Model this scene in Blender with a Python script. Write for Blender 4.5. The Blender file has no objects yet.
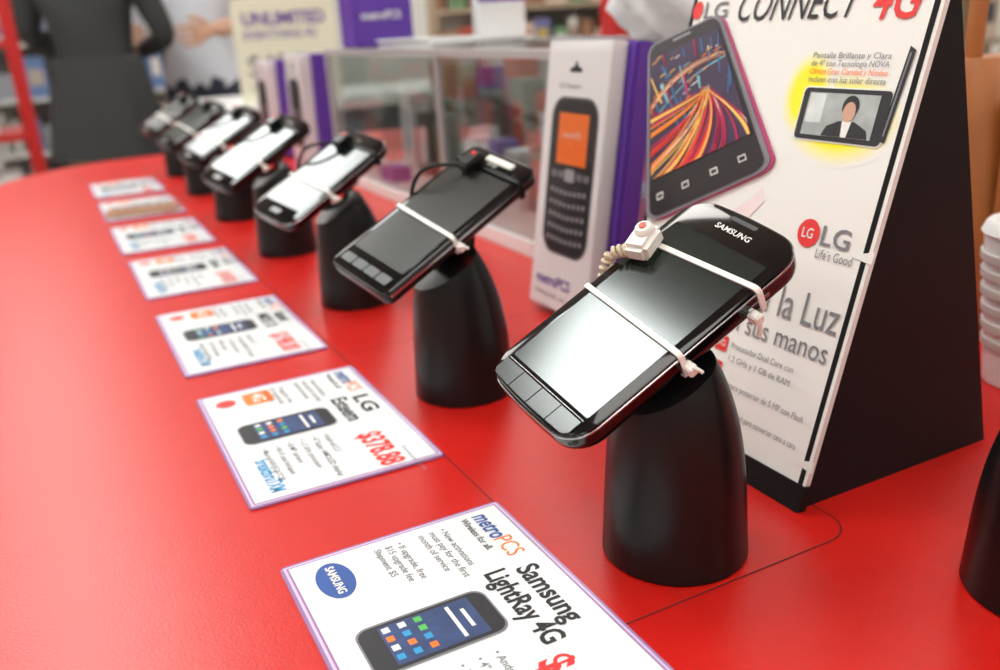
import bpy, bmesh, math, random
import numpy as np
from mathutils import Matrix, Vector
random.seed(7)
H=0.235; CT=0.9
sc=bpy.context.scene
try:
    sc.view_settings.view_transform='Standard'
    sc.view_settings.look='None'
except Exception: pass

# ------------------------------------------------------------ materials
_m={}
def mat(name,col=(.8,.8,.8),rough=.5,metal=0.,emis=0.,ior=1.5,noise=0.,nscale=40.,bump=0.,bscale=300.,coat=0.,ecol=None,spec=.5):
    if name in _m: return _m[name]
    m=bpy.data.materials.new(name); m.use_nodes=True; nt=m.node_tree
    b=nt.nodes['Principled BSDF']
    b.inputs['Base Color'].default_value=(*col,1); b.inputs['Roughness'].default_value=rough
    b.inputs['Metallic'].default_value=metal; b.inputs['IOR'].default_value=ior
    b.inputs['Specular IOR Level'].default_value=spec
    b.inputs['Coat Weight'].default_value=coat; b.inputs['Coat Roughness'].default_value=.08
    if emis: b.inputs['Emission Color'].default_value=(*(ecol or col),1); b.inputs['Emission Strength'].default_value=emis
    tc=nt.nodes.new('ShaderNodeTexCoord')
    if noise:
        n=nt.nodes.new('ShaderNodeTexNoise'); n.inputs['Scale'].default_value=nscale; n.inputs['Detail'].default_value=4
        nt.links.new(tc.outputs['Object'],n.inputs['Vector'])
        mx=nt.nodes.new('ShaderNodeMix'); mx.data_type='RGBA'
        mx.inputs[6].default_value=(*[c*(1-noise) for c in col],1); mx.inputs[7].default_value=(*[min(1,c*(1+noise)) for c in col],1)
        nt.links.new(n.outputs['Fac'],mx.inputs[0]); nt.links.new(mx.outputs[2],b.inputs['Base Color'])
    if bump:
        n=nt.nodes.new('ShaderNodeTexNoise'); n.inputs['Scale'].default_value=bscale; n.inputs['Detail'].default_value=3
        nt.links.new(tc.outputs['Object'],n.inputs['Vector'])
        bp=nt.nodes.new('ShaderNodeBump'); bp.inputs['Strength'].default_value=bump; bp.inputs['Distance'].default_value=.0005
        nt.links.new(n.outputs['Fac'],bp.inputs['Height']); nt.links.new(bp.outputs[0],b.inputs['Normal'])
    _m[name]=m; return m
def glassmat(name,tint=(1,1,1),gl=.08):
    if name in _m: return _m[name]
    m=bpy.data.materials.new(name); m.use_nodes=True; nt=m.node_tree; nt.nodes.clear()
    o=nt.nodes.new('ShaderNodeOutputMaterial'); t=nt.nodes.new('ShaderNodeBsdfTransparent'); g=nt.nodes.new('ShaderNodeBsdfGlossy')
    t.inputs[0].default_value=(*tint,1); g.inputs['Roughness'].default_value=.05
    lw=nt.nodes.new('ShaderNodeLayerWeight'); lw.inputs[0].default_value=.25
    ma=nt.nodes.new('ShaderNodeMath'); ma.operation='MULTIPLY_ADD'; ma.inputs[1].default_value=.5; ma.inputs[2].default_value=gl
    mx=nt.nodes.new('ShaderNodeMixShader')
    nt.links.new(lw.outputs['Fresnel'],ma.inputs[0]); nt.links.new(ma.outputs[0],mx.inputs[0])
    nt.links.new(t.outputs[0],mx.inputs[1]); nt.links.new(g.outputs[0],mx.inputs[2]); nt.links.new(mx.outputs[0],o.inputs[0])
    _m[name]=m; return m
def attrmat(name,rough=.6):
    if name in _m: return _m[name]
    m=bpy.data.materials.new(name); m.use_nodes=True; nt=m.node_tree; b=nt.nodes['Principled BSDF']
    a=nt.nodes.new('ShaderNodeAttribute'); a.attribute_name='Col'
    nt.links.new(a.outputs['Color'],b.inputs['Base Color']); b.inputs['Roughness'].default_value=rough
    _m[name]=m; return m

WHITE=mat('white_print',(.82,.82,.79),.45,noise=.02,nscale=8)
PAPER=mat('white_paper',(.80,.82,.83),.35,noise=.015,nscale=30,coat=.4)
BLACKP=mat('black_plastic',(.005,.005,.0055),.32,bump=.05,bscale=900,spec=.32)
BLACKC=mat('black_cardboard',(.008,.008,.009),.5,noise=.2,nscale=20,spec=.15)
GLOSS=mat('black_gloss',(.003,.003,.0035),.07,ior=1.45,noise=.1)
SCREEN=mat('screen_glass',(.006,.012,.010),.14,ior=1.58,noise=.1)
SCREEN2=mat('screen_glass_matte',(.020,.020,.017),.2,ior=1.55,noise=.1)
SILVER=mat('silver_trim',(.45,.46,.48),.25,metal=1,noise=.05)
CHROME=mat('chrome',(.7,.71,.73),.12,metal=1,noise=.03)
TIE=mat('white_nylon',(.85,.83,.78),.4,noise=.03)
CORD=mat('beige_cord',(.62,.52,.38),.5,noise=.05)
RED_LED=mat('red_led',(.8,.03,.02),.3,emis=.6,noise=.02)
INK=mat('black_ink',(.015,.015,.02),.5,noise=.05)
GREYINK=mat('grey_ink',(.20,.20,.22),.5,noise=.05)
REDINK=mat('red_ink',(.75,.03,.03),.5,noise=.05)
BLUEINK=mat('blue_ink',(.02,.08,.32),.5,noise=.05)
CYANINK=mat('cyan_ink',(.02,.3,.6),.5,noise=.05)
ORANGEINK=mat('orange_ink',(.95,.20,.02),.5,noise=.05)
PURPLE=mat('purple_card',(.11,.035,.36),.4,noise=.08)
PURPEDGE=mat('sleeve_edge',(.34,.20,.40),.25,noise=.05)
CLEAR=glassmat('clear_plastic',(.99,.99,1),.01)
GLASS=glassmat('case_glass',(.93,.96,.95),.03)

# ------------------------------------------------------------ builders
def link(o,parent=None,M=None):
    sc.collection.objects.link(o)
    if parent is not None: o.parent=parent
    if M is not None: o.matrix_local=M
    return o
def group(name,M=None,loc=None):
    e=bpy.data.objects.new(name,None); e.empty_display_size=.02
    sc.collection.objects.link(e)
    if M is not None: e.matrix_world=M
    if loc is not None: e.location=loc
    return e
def frame(o,u,v):
    u=Vector(u).normalized(); v=Vector(v).normalized(); n=u.cross(v)
    return Matrix(((u.x,v.x,n.x,o[0]),(u.y,v.y,n.y,o[1]),(u.z,v.z,n.z,o[2]),(0,0,0,1)))
def finish(bm,name,m,parent=None,M=None,smooth=True,ang=35):
    bmesh.ops.remove_doubles(bm,verts=bm.verts,dist=1e-7)
    bmesh.ops.recalc_face_normals(bm,faces=bm.faces)
    for f in bm.faces: f.smooth=smooth
    if smooth:
        for e in bm.edges:
            e.smooth = (len(e.link_faces)==2 and e.calc_face_angle(3)<math.radians(ang))
    me=bpy.data.meshes.new(name); bm.to_mesh(me); bm.free()
    ms=m if isinstance(m,(list,tuple)) else [m]
    for x in ms: me.materials.append(x)
    o=bpy.data.objects.new(name,me)
    return link(o,parent,M)
def add_loft(bm,rings,cap=True):
    R=[[bm.verts.new(p) for p in r] for r in rings]
    n=len(R[0])
    for a,b in zip(R[:-1],R[1:]):
        for i in range(n):
            j=(i+1)%n
            bm.faces.new((a[i],a[j],b[j],b[i]))
    if cap:
        bm.faces.new(R[0][::-1]); bm.faces.new(R[-1])
def loft(name,rings,m,parent=None,M=None,cap=True,smooth=True,ang=35):
    bm=bmesh.new(); add_loft(bm,rings,cap); return finish(bm,name,m,parent,M,smooth,ang)
def add_box(bm,a,b):
    x0,y0,z0=a;x1,y1,z1=b
    v=[bm.verts.new(p) for p in ((x0,y0,z0),(x1,y0,z0),(x1,y1,z0),(x0,y1,z0),(x0,y0,z1),(x1,y0,z1),(x1,y1,z1),(x0,y1,z1))]
    fs=[bm.faces.new([v[i] for i in q]) for q in ((0,3,2,1),(4,5,6,7),(0,1,5,4),(1,2,6,5),(2,3,7,6),(3,0,4,7))]
    return fs
def box(name,a,b,m,parent=None,M=None,bev=0.):
    bm=bmesh.new(); add_box(bm,a,b)
    if bev: bmesh.ops.bevel(bm,geom=bm.edges[:],offset=bev,segments=2,affect='EDGES')
    return finish(bm,name,m,parent,M,smooth=bool(bev))
def rrect(hx,hy,r,seg=6,cx=0,cy=0,bx=0.,by=0.):
    pts=[]
    for (sx,sy,a0) in ((1,1,0),(-1,1,90),(-1,-1,180),(1,-1,270)):
        for k in range(seg+1):
            a=math.radians(a0+90*k/seg)
            pts.append([sx*(hx-r)+r*math.cos(a), sy*(hy-r)+r*math.sin(a)])
        if sx==-1 and sy==1:
            for k in range(1,8): pts.append([-hx,(hy-r)*(1-2*k/8)])
        if sx==1 and sy==-1:
            for k in range(1,8): pts.append([hx,(hy-r)*(-1+2*k/8)])
    out=[]
    for x,y in pts:
        w=max(0,1-(y/hy)**2)
        out.append((x+cx+(bx*w if x>0 else -bx*w),y+cy))
    return out
def slab(name,hx,hy,r,layers,m,parent=None,M=None,bx=0.,seg=6,ang=35,cx=0,cy=0):
    rings=[]
    for z,ins in layers:
        rings.append([(x,y,z) for x,y in rrect(hx-ins,hy-ins,max(r-ins,1e-4),seg,cx,cy,bx)])
    return loft(name,rings,m,parent,M,ang=ang)
def flat(name,pts,z,m,parent,M=None,uv=None,th=0.):
    bm=bmesh.new(); vs=[bm.verts.new((p[0],p[1],z)) for p in pts]
    f=bm.faces.new(vs)
    if th:
        r=bmesh.ops.extrude_face_region(bm,geom=[f])
        bmesh.ops.translate(bm,verts=[g for g in r['geom'] if isinstance(g,bmesh.types.BMVert)],vec=(0,0,-th))
        bmesh.ops.recalc_face_normals(bm,faces=bm.faces)
    if uv:
        lay=bm.loops.layers.uv.new('UVMap')
        for l in f.loops:
            i=vs.index(l.vert); l[lay].uv=uv[i]
    me=bpy.data.meshes.new(name); bm.normal_update()
    bm.to_mesh(me); bm.free(); me.materials.append(m)
    return link(bpy.data.objects.new(name,me),parent,M)
def rectpts(a0,b0,a1,b1): return [(a0,b0),(a1,b0),(a1,b1),(a0,b1)]
def disc(cx,cy,rx,ry,n=32,rot=0):
    c,s=math.cos(rot),math.sin(rot)
    return [(cx+rx*math.cos(t)*c-ry*math.sin(t)*s, cy+rx*math.cos(t)*s+ry*math.sin(t)*c) for t in [2*math.pi*i/n for i in range(n)]]
def rr2(a0,b0,a1,b1,r):
    return rrect((a1-a0)/2,(b1-b0)/2,r,5,(a0+a1)/2,(b0+b1)/2)
def multiflat(name,polys,z,m,parent,M=None):
    bm=bmesh.new()
    for p in polys: bm.faces.new([bm.verts.new((q[0],q[1],z)) for q in p])
    me=bpy.data.meshes.new(name); bm.normal_update(); bm.to_mesh(me); bm.free(); me.materials.append(m)
    return link(bpy.data.objects.new(name,me),parent,M)
def text(name,body,a,b,size,m,parent,M,z=.0,width=None,bold=0.,rot=0.,shear=0.):
    cu=bpy.data.curves.new(name+'_c','FONT'); cu.body=body; cu.size=1; cu.offset=bold; cu.shear=shear; cu.resolution_u=3
    ob=bpy.data.objects.new(name+'_t',cu); sc.collection.objects.link(ob)
    dg=bpy.context.evaluated_depsgraph_get()
    me=bpy.data.meshes.new_from_object(ob.evaluated_get(dg)); me.name=name
    bpy.data.objects.remove(ob); bpy.data.curves.remove(cu)
    xs=[v.co.x for v in me.vertices] or [0,1]
    sx=size if width is None else width/(max(xs)-min(xs)); x0=min(xs)
    c,s=math.cos(rot),math.sin(rot)
    for v in me.vertices:
        X=(v.co.x-x0)*sx; Y=v.co.y*size
        v.co=(a+X*c-Y*s,b+X*s+Y*c,z)
    me.materials.clear(); me.materials.append(m)
    return link(bpy.data.objects.new(name,me),parent,M)
def tube(name,pts,r,m,parent=None,M=None,cyc=False,order=3,res=6):
    cu=bpy.data.curves.new(name+'_c','CURVE'); cu.dimensions='3D'; cu.bevel_depth=r; cu.bevel_resolution=3
    sp=cu.splines.new('NURBS'); sp.points.add(len(pts)-1)
    for i,p in enumerate(pts): sp.points[i].co=(*p,1)
    sp.order_u=min(order,len(pts)); sp.use_endpoint_u=True; sp.use_cyclic_u=cyc; sp.resolution_u=res; cu.use_fill_caps=True
    ob=bpy.data.objects.new(name+'_t',cu); sc.collection.objects.link(ob)
    dg=bpy.context.evaluated_depsgraph_get()
    me=bpy.data.meshes.new_from_object(ob.evaluated_get(dg)); me.name=name
    bpy.data.objects.remove(ob); bpy.data.curves.remove(cu)
    for p in me.polygons: p.use_smooth=True
    me.materials.clear(); me.materials.append(m)
    return link(bpy.data.objects.new(name,me),parent,M)
def cyl(name,r0,r1,z0,z1,m,parent=None,M=None,n=32,bev=0.,cx=0,cy=0):
    def ring(r,z): return [(cx+r*math.cos(2*math.pi*i/n),cy+r*math.sin(2*math.pi*i/n),z) for i in range(n)]
    rings=[ring(r0,z0),ring(r1,z1)] if not bev else [ring(r0-bev,z0),ring(r0,z0+bev),ring(r1,z1-bev),ring(r1-bev,z1)]
    return loft(name,rings,m,parent,M)
def T(x,y,z): return Matrix.Translation((x,y,z))
def Wp(x,y,z=0): return Vector((x*H,y*H,CT+z*H))

# ------------------------------------------------------------ room shell
WALL=mat('wall_paint',(.70,.69,.66),.7,noise=.03,nscale=2)
CEIL=mat('ceiling_tile',(.70,.70,.69),.8,noise=.03,nscale=6)
FLOOR=mat('floor_tile',(.42,.36,.30),.35,noise=.12,nscale=5)
X0,X1,Y0,Y1,ZC=-3.2,6.2,-3.0,7.2,2.75
box('floor',(X0,Y0,-.1),(X1,Y1,0),FLOOR)
box('ceiling',(X0,Y0,ZC),(X1,Y1,ZC+.1),CEIL)
box('wall_left',(X0-.1,Y0,0),(X0,Y1,ZC),WALL)
box('wall_right',(X1,Y0,0),(X1+.1,Y1,ZC),WALL)
box('wall_back',(X0,Y1,0),(X1,Y1+.1,ZC),WALL)
box('wall_front',(X0,Y0-.1,0),(X1,Y0,ZC),WALL)
BASEB=mat('baseboard_vinyl',(.08,.08,.09),.5,noise=.05)
box('baseboard_back',(X0,Y1-.015,0),(X1,Y1,.1),BASEB)
box('baseboard_left',(X0,Y0,0),(X0+.015,Y1-.02,.1),BASEB)
box('baseboard_right',(X1-.015,Y0,0),(X1,Y1-.02,.1),BASEB)

LAMP=mat('lamp_diffuser',(.95,.97,1),.5,emis=6.4,ecol=(1,.98,.93))
LAMPA=mat('lamp_diffuser_near',(.95,.97,1),.5,emis=22,ecol=(.93,1,.97))
LAMPB=mat('lamp_diffuser_bright',(.95,.97,1),.5,emis=13,ecol=(.96,1,.97))
LFR=mat('lamp_frame',(.8,.8,.8),.5,noise=.02)
def lamp(cx,cy,w,l,dm=None):
    g=group('ceiling_light',loc=(cx,cy,ZC))
    f=.03
    bm=bmesh.new()
    add_box(bm,(-w/2-f,-l/2-f,-.04),(-w/2,l/2+f,0));add_box(bm,(w/2,-l/2-f,-.04),(w/2+f,l/2+f,0))
    add_box(bm,(-w/2,-l/2-f,-.04),(w/2,-l/2,0));add_box(bm,(-w/2,l/2,-.04),(w/2,l/2+f,0))
    finish(bm,'housing',LFR,g,smooth=False)
    box('diffuser',(-w/2,-l/2,-.03),(w/2,l/2,-.01),dm or LAMP,g)
lamp(-.22,1.17,.40,.62,LAMPA); lamp(-.22,2.72,.6,1.2,LAMPB)
for cx in (-2.1,1.7,3.6,5.3):
    for cy in (-1.6,.6,2.7,4.6,6.3): lamp(cx,cy,.6,1.2)
for cy in (-1.6,-.2,4.6,6.3): lamp(-.25,cy,.6,1.2)

# ------------------------------------------------------------ counter
RED=mat('red_laminate',(.56,.009,.005),.34,noise=.06,nscale=60,bump=.25,bscale=700)
CAB=mat('cabinet_grey',(.10,.10,.11),.5,noise=.1)
SEAM=mat('seam_dark',(.10,.006,.006),.6,noise=.1)
ctr=group('display_counter',loc=(0,0,CT))
def counter_outline(x0,y0,x1,y1,r,n=14):
    p=[(x0,y0),(x1,y0),(x1,y1)]
    for k in range(n+1):
        a=math.radians(90+90*k/n); p.append((x0+r+r*math.cos(a),y1-r+r*math.sin(a)))
    return [(a*H,b*H) for a,b in p]
def prism(name,out,z0,z1,m,parent,bev=0):
    bm=bmesh.new()
    add_loft(bm,[[(x,y,z0) for x,y in out],[(x,y,z1) for x,y in out]])
    return finish(bm,name,m,parent,smooth=False)
prism('counter_top',counter_outline(-.44,-2.2,4.6,8.80,1.3),-.035,0,RED,ctr)
prism('edge_band',counter_outline(-.45,-2.21,4.61,8.81,1.3),-.03,-.006,mat('edge_band',(.05,.05,.055),.4,noise=.1),ctr)
prism('cabinet',counter_outline(-.2,-1.9,4.3,8.5,.9),-CT,-.035,CAB,ctr)
def strip(pts,w):
    polys=[]
    P=[Vector((p[0]*H,p[1]*H)) for p in pts]
    for a,b in zip(P[:-1],P[1:]):
        d=(b-a).normalized(); n=Vector((-d.y,d.x))*w/2
        polys.append([(a-n)[:],(b-n)[:],(b+n)[:],(a+n)[:]])
    return polys
arc=[(1.29-.07+.07*math.sin(t),1.058+.07-.07*math.cos(t)) for t in [math.radians(90*k/8) for k in range(9)]]
multiflat('seam_line',strip([(.725,8.3),(.725,1.058),(1.22,1.058)]+arc+[(1.29,1.9)],.0008),.0003,SEAM,ctr)
multiflat('seam_line_b',strip([(.725,2.66),(1.8,2.66)],.0006),.0003,SEAM,ctr)

# ------------------------------------------------------------ price cards
def mini_phone(par,M,cu_,cv_,w,h,z,scr):
    flat('phone_picture',rr2(cu_-w/2,cv_-h/2,cu_+w/2,cv_+h/2,w*.2),z,GREYINK,par,M)
    flat('phone_picture_face',rr2(cu_-w*.46,cv_-h*.485,cu_+w*.46,cv_+h*.485,w*.18),z+.0001,INK,par,M)
    flat('phone_picture_screen',rectpts(cu_-w*.4,cv_-h*.33,cu_+w*.4,cv_+h*.36),z+.0002,scr,par,M)
    flat('phone_picture_bar',rectpts(cu_-w*.34,cv_+h*.17,cu_+w*.34,cv_+h*.20),z+.0003,WHITE,par,M)
    flat('phone_picture_clock',rectpts(cu_-w*.2,cv_+h*.26,cu_+w*.2,cv_+h*.29),z+.0003,WHITE,par,M)
    ic=[]
    for i in range(4):
        for j in range(3):
            ax=cu_-w*.36+i*w*.19; bx=cv_-h*.31+j*h*.12
            ic.append(rectpts(ax,bx,ax+w*.11,bx+h*.055))
    random.shuffle(ic)
    multiflat('phone_picture_icons',ic[:3],z+.0003,ORANGEINK,par,M); multiflat('phone_picture_icons_b',ic[3:7],z+.0003,CYANINK,par,M)
    multiflat('phone_picture_icons_c',ic[7:10],z+.0003,WHITE,par,M); multiflat('phone_picture_icons_d',ic[10:],z+.0003,mat('green_ink',(.1,.5,.1),.5,noise=.05),par,M)
SCRB=mat('picture_screen_blue',(.03,.06,.17),.4,noise=.5,nscale=120)
SCRG=mat('picture_screen_grey',(.12,.13,.2),.4,noise=.4,nscale=150)
def card(x0,y1,w,l,n1,n2,price,kind,rot=0.):
    g=group('price_card',M=T(x0*H,y1*H,CT)@Matrix.Rotation(rot,4,'Z'))
    F=frame((0,0,.0003),(0,-1,0),(1,0,0))
    L=l*H;W_=w*H
    slab('sleeve',L/2,W_/2,.003,[(0,0),(.0010,0),(.0012,.0002)],PURPEDGE,g,F@T(L/2,W_/2,0))
    flat('sleeve_rim',rectpts(.0014,.0014,L-.0014,W_-.0014),.0013,mat('rim_light',(.62,.52,.72),.3,noise=.04),g,F)
    flat('sleeve_rim_b',rectpts(.0026,.0026,L-.0026,W_-.0026),.0014,mat('rim_dark',(.34,.16,.36),.3,noise=.04),g,F)
    flat('paper',rectpts(.0036,.0036,L-.0036,W_-.0036),.0015,PAPER,g,F)
    z=.0017
    def t(n,b,a,v,s,m,w=None,bold=0.,sh=0.): text(n,b,a*H,v*H,s*H,m,g,F,z,None if w is None else w*H,bold,0,sh)
    t('logo_a','metro',.035,.405,.055,BLUEINK,.10,.02,.15); t('logo_b','PCS',.137,.405,.055,ORANGEINK,.07,.0)
    t('tagline','Wireless for all.',.035,.378,.022,INK,.13,.01)
    big = kind==0
    t('name_a',n1,.25,.395,.062,INK,.19 if big else .12,.025); t('name_b',n2,.235,.335,.062,INK,.235 if big else .17,.025)
    t('price',price,.50,.300 if big else .325,.085,REDINK,.2 if len(price)>4 else .14,.03)
    lines=['\u2022 New activations','must pay for the first','month of service','','\u2022 If upgrade, free','$15 upgrade fee','Shipment $5']
    for i,s in enumerate(lines):
        if s: t('small_%d'%i,s,.045,.325-.024*i,.021,GREYINK,None,.008)
    if kind==0:
        flat('oval_logo',disc(.10*H,.085*H,.062*H,.036*H),z,BLUEINK,g,F)
        text('oval_text','SAMSUNG',.052*H,.077*H,.024*H,WHITE,g,F,z+.0002,.096*H,.03)
    else:
        flat('round_logo',disc(.09*H,.07*H,.028*H,.028*H),z,REDINK,g,F)
        flat('badge',rr2(.05*H,.12*H,.14*H,.2*H,.01*H),z,ORANGEINK,g,F)
        text('badge_text','4G',.065*H,.145*H,.05*H,WHITE,g,F,z+.0002,.06*H,.02)
        t('partner','breakthruTXM',.5,.06,.05,CYANINK,.18,.02)
    mini_phone(g,F,.335*H,.185*H,.135*H,.25*H,z,SCRB if kind!=2 else SCRG)
    bl=['Android 2.3','4" Super AMOLED display','1.2 GHz processor','8 MP camera','Wi-Fi and hotspot','MetroNAVIGATOR']
    for i,s in enumerate(bl):
        t('bullet_%d'%i,'\u2022 '+s,.44,.25-.032*i,.022,GREYINK,None,.008)
    t('fine_print','Discounted price may vary',.62,.40,.014,GREYINK)
card(.247,1.545,.483,.725,'Samsung','LightRay 4G','$459',0)
card(.248,2.532,.476,.722,'LG','Esteem','$378.88',1)
card(.250,3.482,.462,.742,'Huawei','M835 II','$198.00',1)
card(.250,4.49,.462,.745,'LG','Optimus','$149.00',2)
card(.243,5.43,.462,.75,'ZTE','Score M','$99.00',1)
card(.245,6.38,.46,.72,'Kyocera','Hydro','$129.00',1)
card(.250,7.33,.46,.72,'LG','Motion','$89.00',2)
fl=group('flyer_card',loc=(.262*H,6.05*H,CT+.0032))
slab('photo_print',.035,.05,.002,[(0,0),(.0006,0)],mat('brown_flyer',(.35,.17,.09),.35,noise=.5,nscale=60),fl,T(.05,-.045,0)@Matrix.Rotation(1.5,4,'Z'))

# ------------------------------------------------------------ stands
zt=[0,.1,.24,.35,.42,.47]
pf=np.polyfit(zt,[.142,.139,.130,.120,.112,.104],3); pb=np.polyfit(zt,[.142,.138,.120,.085,.05,.012],3); pw=np.polyfit(zt,[.142,.137,.126,.108,.088,.06],3)
def stand(x,y,rz=0.,Rp=None,pc=None,th=.0095,cable=True):
    g=group('phone_display_stand',M=T(x*H,y*H,CT)@Matrix.Rotation(rz,4,'Z'))
    bm=bmesh.new(); rings=[]
    zz=[0,.004]+list(np.linspace(.012,.47,26))
    for i,z in enumerate(zz):
        f,b,w=np.polyval(pf,z),np.polyval(pb,z),np.polyval(pw,z)
        if i==0: f-=.004;b-=.004;w-=.004
        b=max(b,.01)
        r=[]
        for k in range(48):
            a=2*math.pi*k/48; c=math.cos(a); s_=math.sin(a)
            r.append((c*(b if c>0 else f)*H,w*s_*H,z*H))
        rings.append(r)
    add_loft(bm,rings)
    nrm=Vector((-.50,0,.866))
    geo=bm.verts[:]+bm.edges[:]+bm.faces[:]
    res=bmesh.ops.bisect_plane(bm,geom=geo,plane_co=(0,0,.395*H),plane_no=nrm,clear_outer=True)
    es=[e for e in res['geom_cut'] if isinstance(e,bmesh.types.BMEdge)]
    bmesh.ops.holes_fill(bm,edges=es,sides=200)
    finish(bm,'cone_body',BLACKP,g,ang=40)
    inv=g.matrix_world.inverted()
    P=inv@(Matrix.Translation(pc)@Rp)
    cyl('mount_pad',.017,.015,-th/2-.0165,-th/2-.0003,BLACKP,g,P,bev=.001)
    box('sensor_puck',(-.012,-.012,-th/2-.010),(.012,.012,-th/2-.0005),mat('grey_plastic',(.06,.06,.065),.4,noise=.05),g,P@T(.012,-.006,0),bev=.002)
    bm=bmesh.new(); bmesh.ops.create_uvsphere(bm,u_segments=16,v_segments=8,radius=.003)
    finish(bm,'status_led',RED_LED,g,P@T(.0,-.0175,-th/2-.006))
    if cable: tube('sensor_cable',[(.0,.0,-th/2-.008),(.02,.0,-th/2-.012),(.024,.002,-th/2-.02),(.018,.002,-th/2-.032)],.0016,BLACKP,g,P)
    return g

# ------------------------------------------------------------ phones
def band(name,x,W,Tt,wd,th,m,par,M,skew=0.):
    o=rrect(W/2+th,Tt/2+th,.003,4); i=rrect(W/2,Tt/2,.0022,4)
    def P(p,xx): return (xx+skew*p[0]/W,p[0],p[1])
    rings=[[P(p,x-wd/2) for p in i],[P(p,x-wd/2) for p in o],[P(p,x+wd/2) for p in o],[P(p,x+wd/2) for p in i]]
    rings.append(rings[0])
    return loft(name,rings,m,par,M,cap=False)
def phone(Rp,pc,L=.125,W=.065,th=.0095,r=.013,bulge=.002,style=0):
    g=group('smartphone',M=Matrix.Translation(pc)@Rp)
    hz=th/2
    slab('back_cover',L/2,W/2,r,[(-hz,.004),(-hz+.0012,.0014),(-hz+.003,.0003),(-.0002,0),(hz*.55,0)],GLOSS if style in (0,2) else BLACKP,g,bx=bulge)
    slab('trim_ring',L/2+.0002,W/2+.0002,r,[(hz*.55,.0002),(hz*.58,0),(hz*.70,0),(hz*.74,.0003)],SILVER if style in (0,2) else BLACKP,g,bx=bulge)
    slab('front_glass',L/2,W/2,r,[(hz*.73,.0002),(hz*.9,.0003),(hz,.0012)],GLOSS,g,bx=bulge)
    F=frame((0,0,hz),(0,-1,0),(1,0,0))
    if style==0:
        flat('display',rr2(-.0282,-.0515,.0282,.047,.001),.00015,SCREEN,g,F)
        text('brand_text','SAMSUNG',-.0105,.0535,.0042,WHITE,g,F,.0003,.021,.01)
        slab('earpiece',.0012,.008,.001,[(0,0),(.0003,.0002)],mat('grille',(.06,.06,.065),.4,noise=.2),g,T(.0615,0,hz))
        for k in range(4):
            a0=-.028+k*.0142
            n=7; top=[(a0+.0136*i/n) for i in range(n+1)]
            def yb(a): return -.0635-.0012*(1-(a/.0325)**2)+ (.006 if abs(a)>.026 else .0)*((abs(a)-.026)/.006 if abs(a)>.026 else 0)
            pts=[(a,yb(a)+.0008) for a in top]+[(a0+.0136,-.0545),(a0,-.0545)]
            flat('button_%d'%k,pts,.0011,mat('button_grey',(.02,.021,.022),.2,noise=.05),g,F,th=.0009)
        tube('chin_line',[(-.0533,.028,hz),(-.0533,-.028,hz)],.0003,SILVER,g,order=2)
        box('side_key',(-.006,-W/2-.0006,-.001),(.006,-W/2+.001,.001),CHROME,g,T(.035,0,0),bev=.0003)
    elif style==1:
        flat('display',rectpts(-.0270,-.0465,.0270,.046),.00015,SCREEN2,g,F)
        text('brand_text','LG',-.004,.053,.0055,WHITE,g,F,.0003,.008,.01)
        for k in range(4):
            a0=-.0255+k*.0130
            flat('button_%d'%k,rr2(a0,-.059,a0+.0118,-.0525,.001),.0010,mat('button_dark',(.05,.05,.05),.3,metal=.4,noise=.05),g,F,th=.0008)
        slab('side_rail',L/2-.004,.0007,.0006,[(-.0006,0),(.0012,0)],SILVER,g,T(0,-W/2-.0003,.002))
    else:
        flat('display',rectpts(-W*.42,-L*.36,W*.42,L*.36),.00015,SCREEN,g,F)
        slab('home_key',.003,.007,.002,[(0,0),(.0008,.0003)],mat('button_dark',(.05,.05,.05)),g,T(-L*.43,0,hz))
        text('brand_text','LG' if style==2 else 'HUAWEI',-.004,L*.41,.004,WHITE,g,F,.0003)
    tx=-.006 if style==0 else (-.007 if style==1 else -.012)
    band('zip_tie',tx,W+.0006,th+.0006,.0026,.0009,TIE,g,None,skew=.002)
    box('zip_head',(-.0022,-.003,-.0026),(.0022,.003,.0022),TIE,g,T(tx,-W/2-.0022,-hz*.2),bev=.0006)
    tube('zip_tail',[(tx,-W/2-.003,0),(tx+.001,-W/2-.006,.001),(tx+.002,-W/2-.0075,-.002)],.0008,TIE,g)
    if style==0:
        band('zip_tie_b',.033,W+.0006,th+.0006,.0026,.0009,TIE,g,None,skew=-.006)
        box('zip_head_b',(-.0022,-.003,-.0026),(.0022,.003,.0022),TIE,g,T(.030,-W/2-.0022,-hz*.6),bev=.0006)
        tube('zip_tail_b',[(.030,-W/2-.003,-.004),(.031,-W/2-.004,-.010),(.028,-W/2-.003,-.013)],.0011,TIE,g)
        box('lock_block',(-.0085,-.0065,0),(.0085,.0065,.0095),TIE,g,T(.026,.0265,hz+.0003)@Matrix.Rotation(.35,4,'Z'),bev=.0022)
        cyl('lock_cap',.0045,.004,.0095,.0125,TIE,g,T(.029,.027,hz),n=20,bev=.0006)
        cyl('lock_screw',.0018,.0018,.0125,.0132,mat('screw_red',(.6,.1,.06),.4,noise=.05),g,T(.029,.027,hz),n=14)
        pts=[]
        path=[Vector(p) for p in ((.019,.0285,hz+.005),(.013,.0355,hz+.003),(.006,.0385,-.003),(-.002,.032,-.014))]
        N=110; turns=11
        for i in range(N):
            t=i/(N-1)*3; k=min(int(t),2); f=t-k
            p0=path[max(k-1,0)];p1=path[k];p2=path[k+1];p3=path[min(k+2,3)]
            p=.5*((2*p1)+(-p0+p2)*f+(2*p0-5*p1+4*p2-p3)*f*f+(-p0+3*p1-3*p2+p3)*f**3)
            d=(p2-p1).normalized(); e1=d.cross(Vector((0,0,1))).normalized(); e2=d.cross(e1)
            a=i/(N-1)*turns*2*math.pi
            pts.append(p+e1*.0024*math.cos(a)+e2*.0024*math.sin(a))
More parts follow.
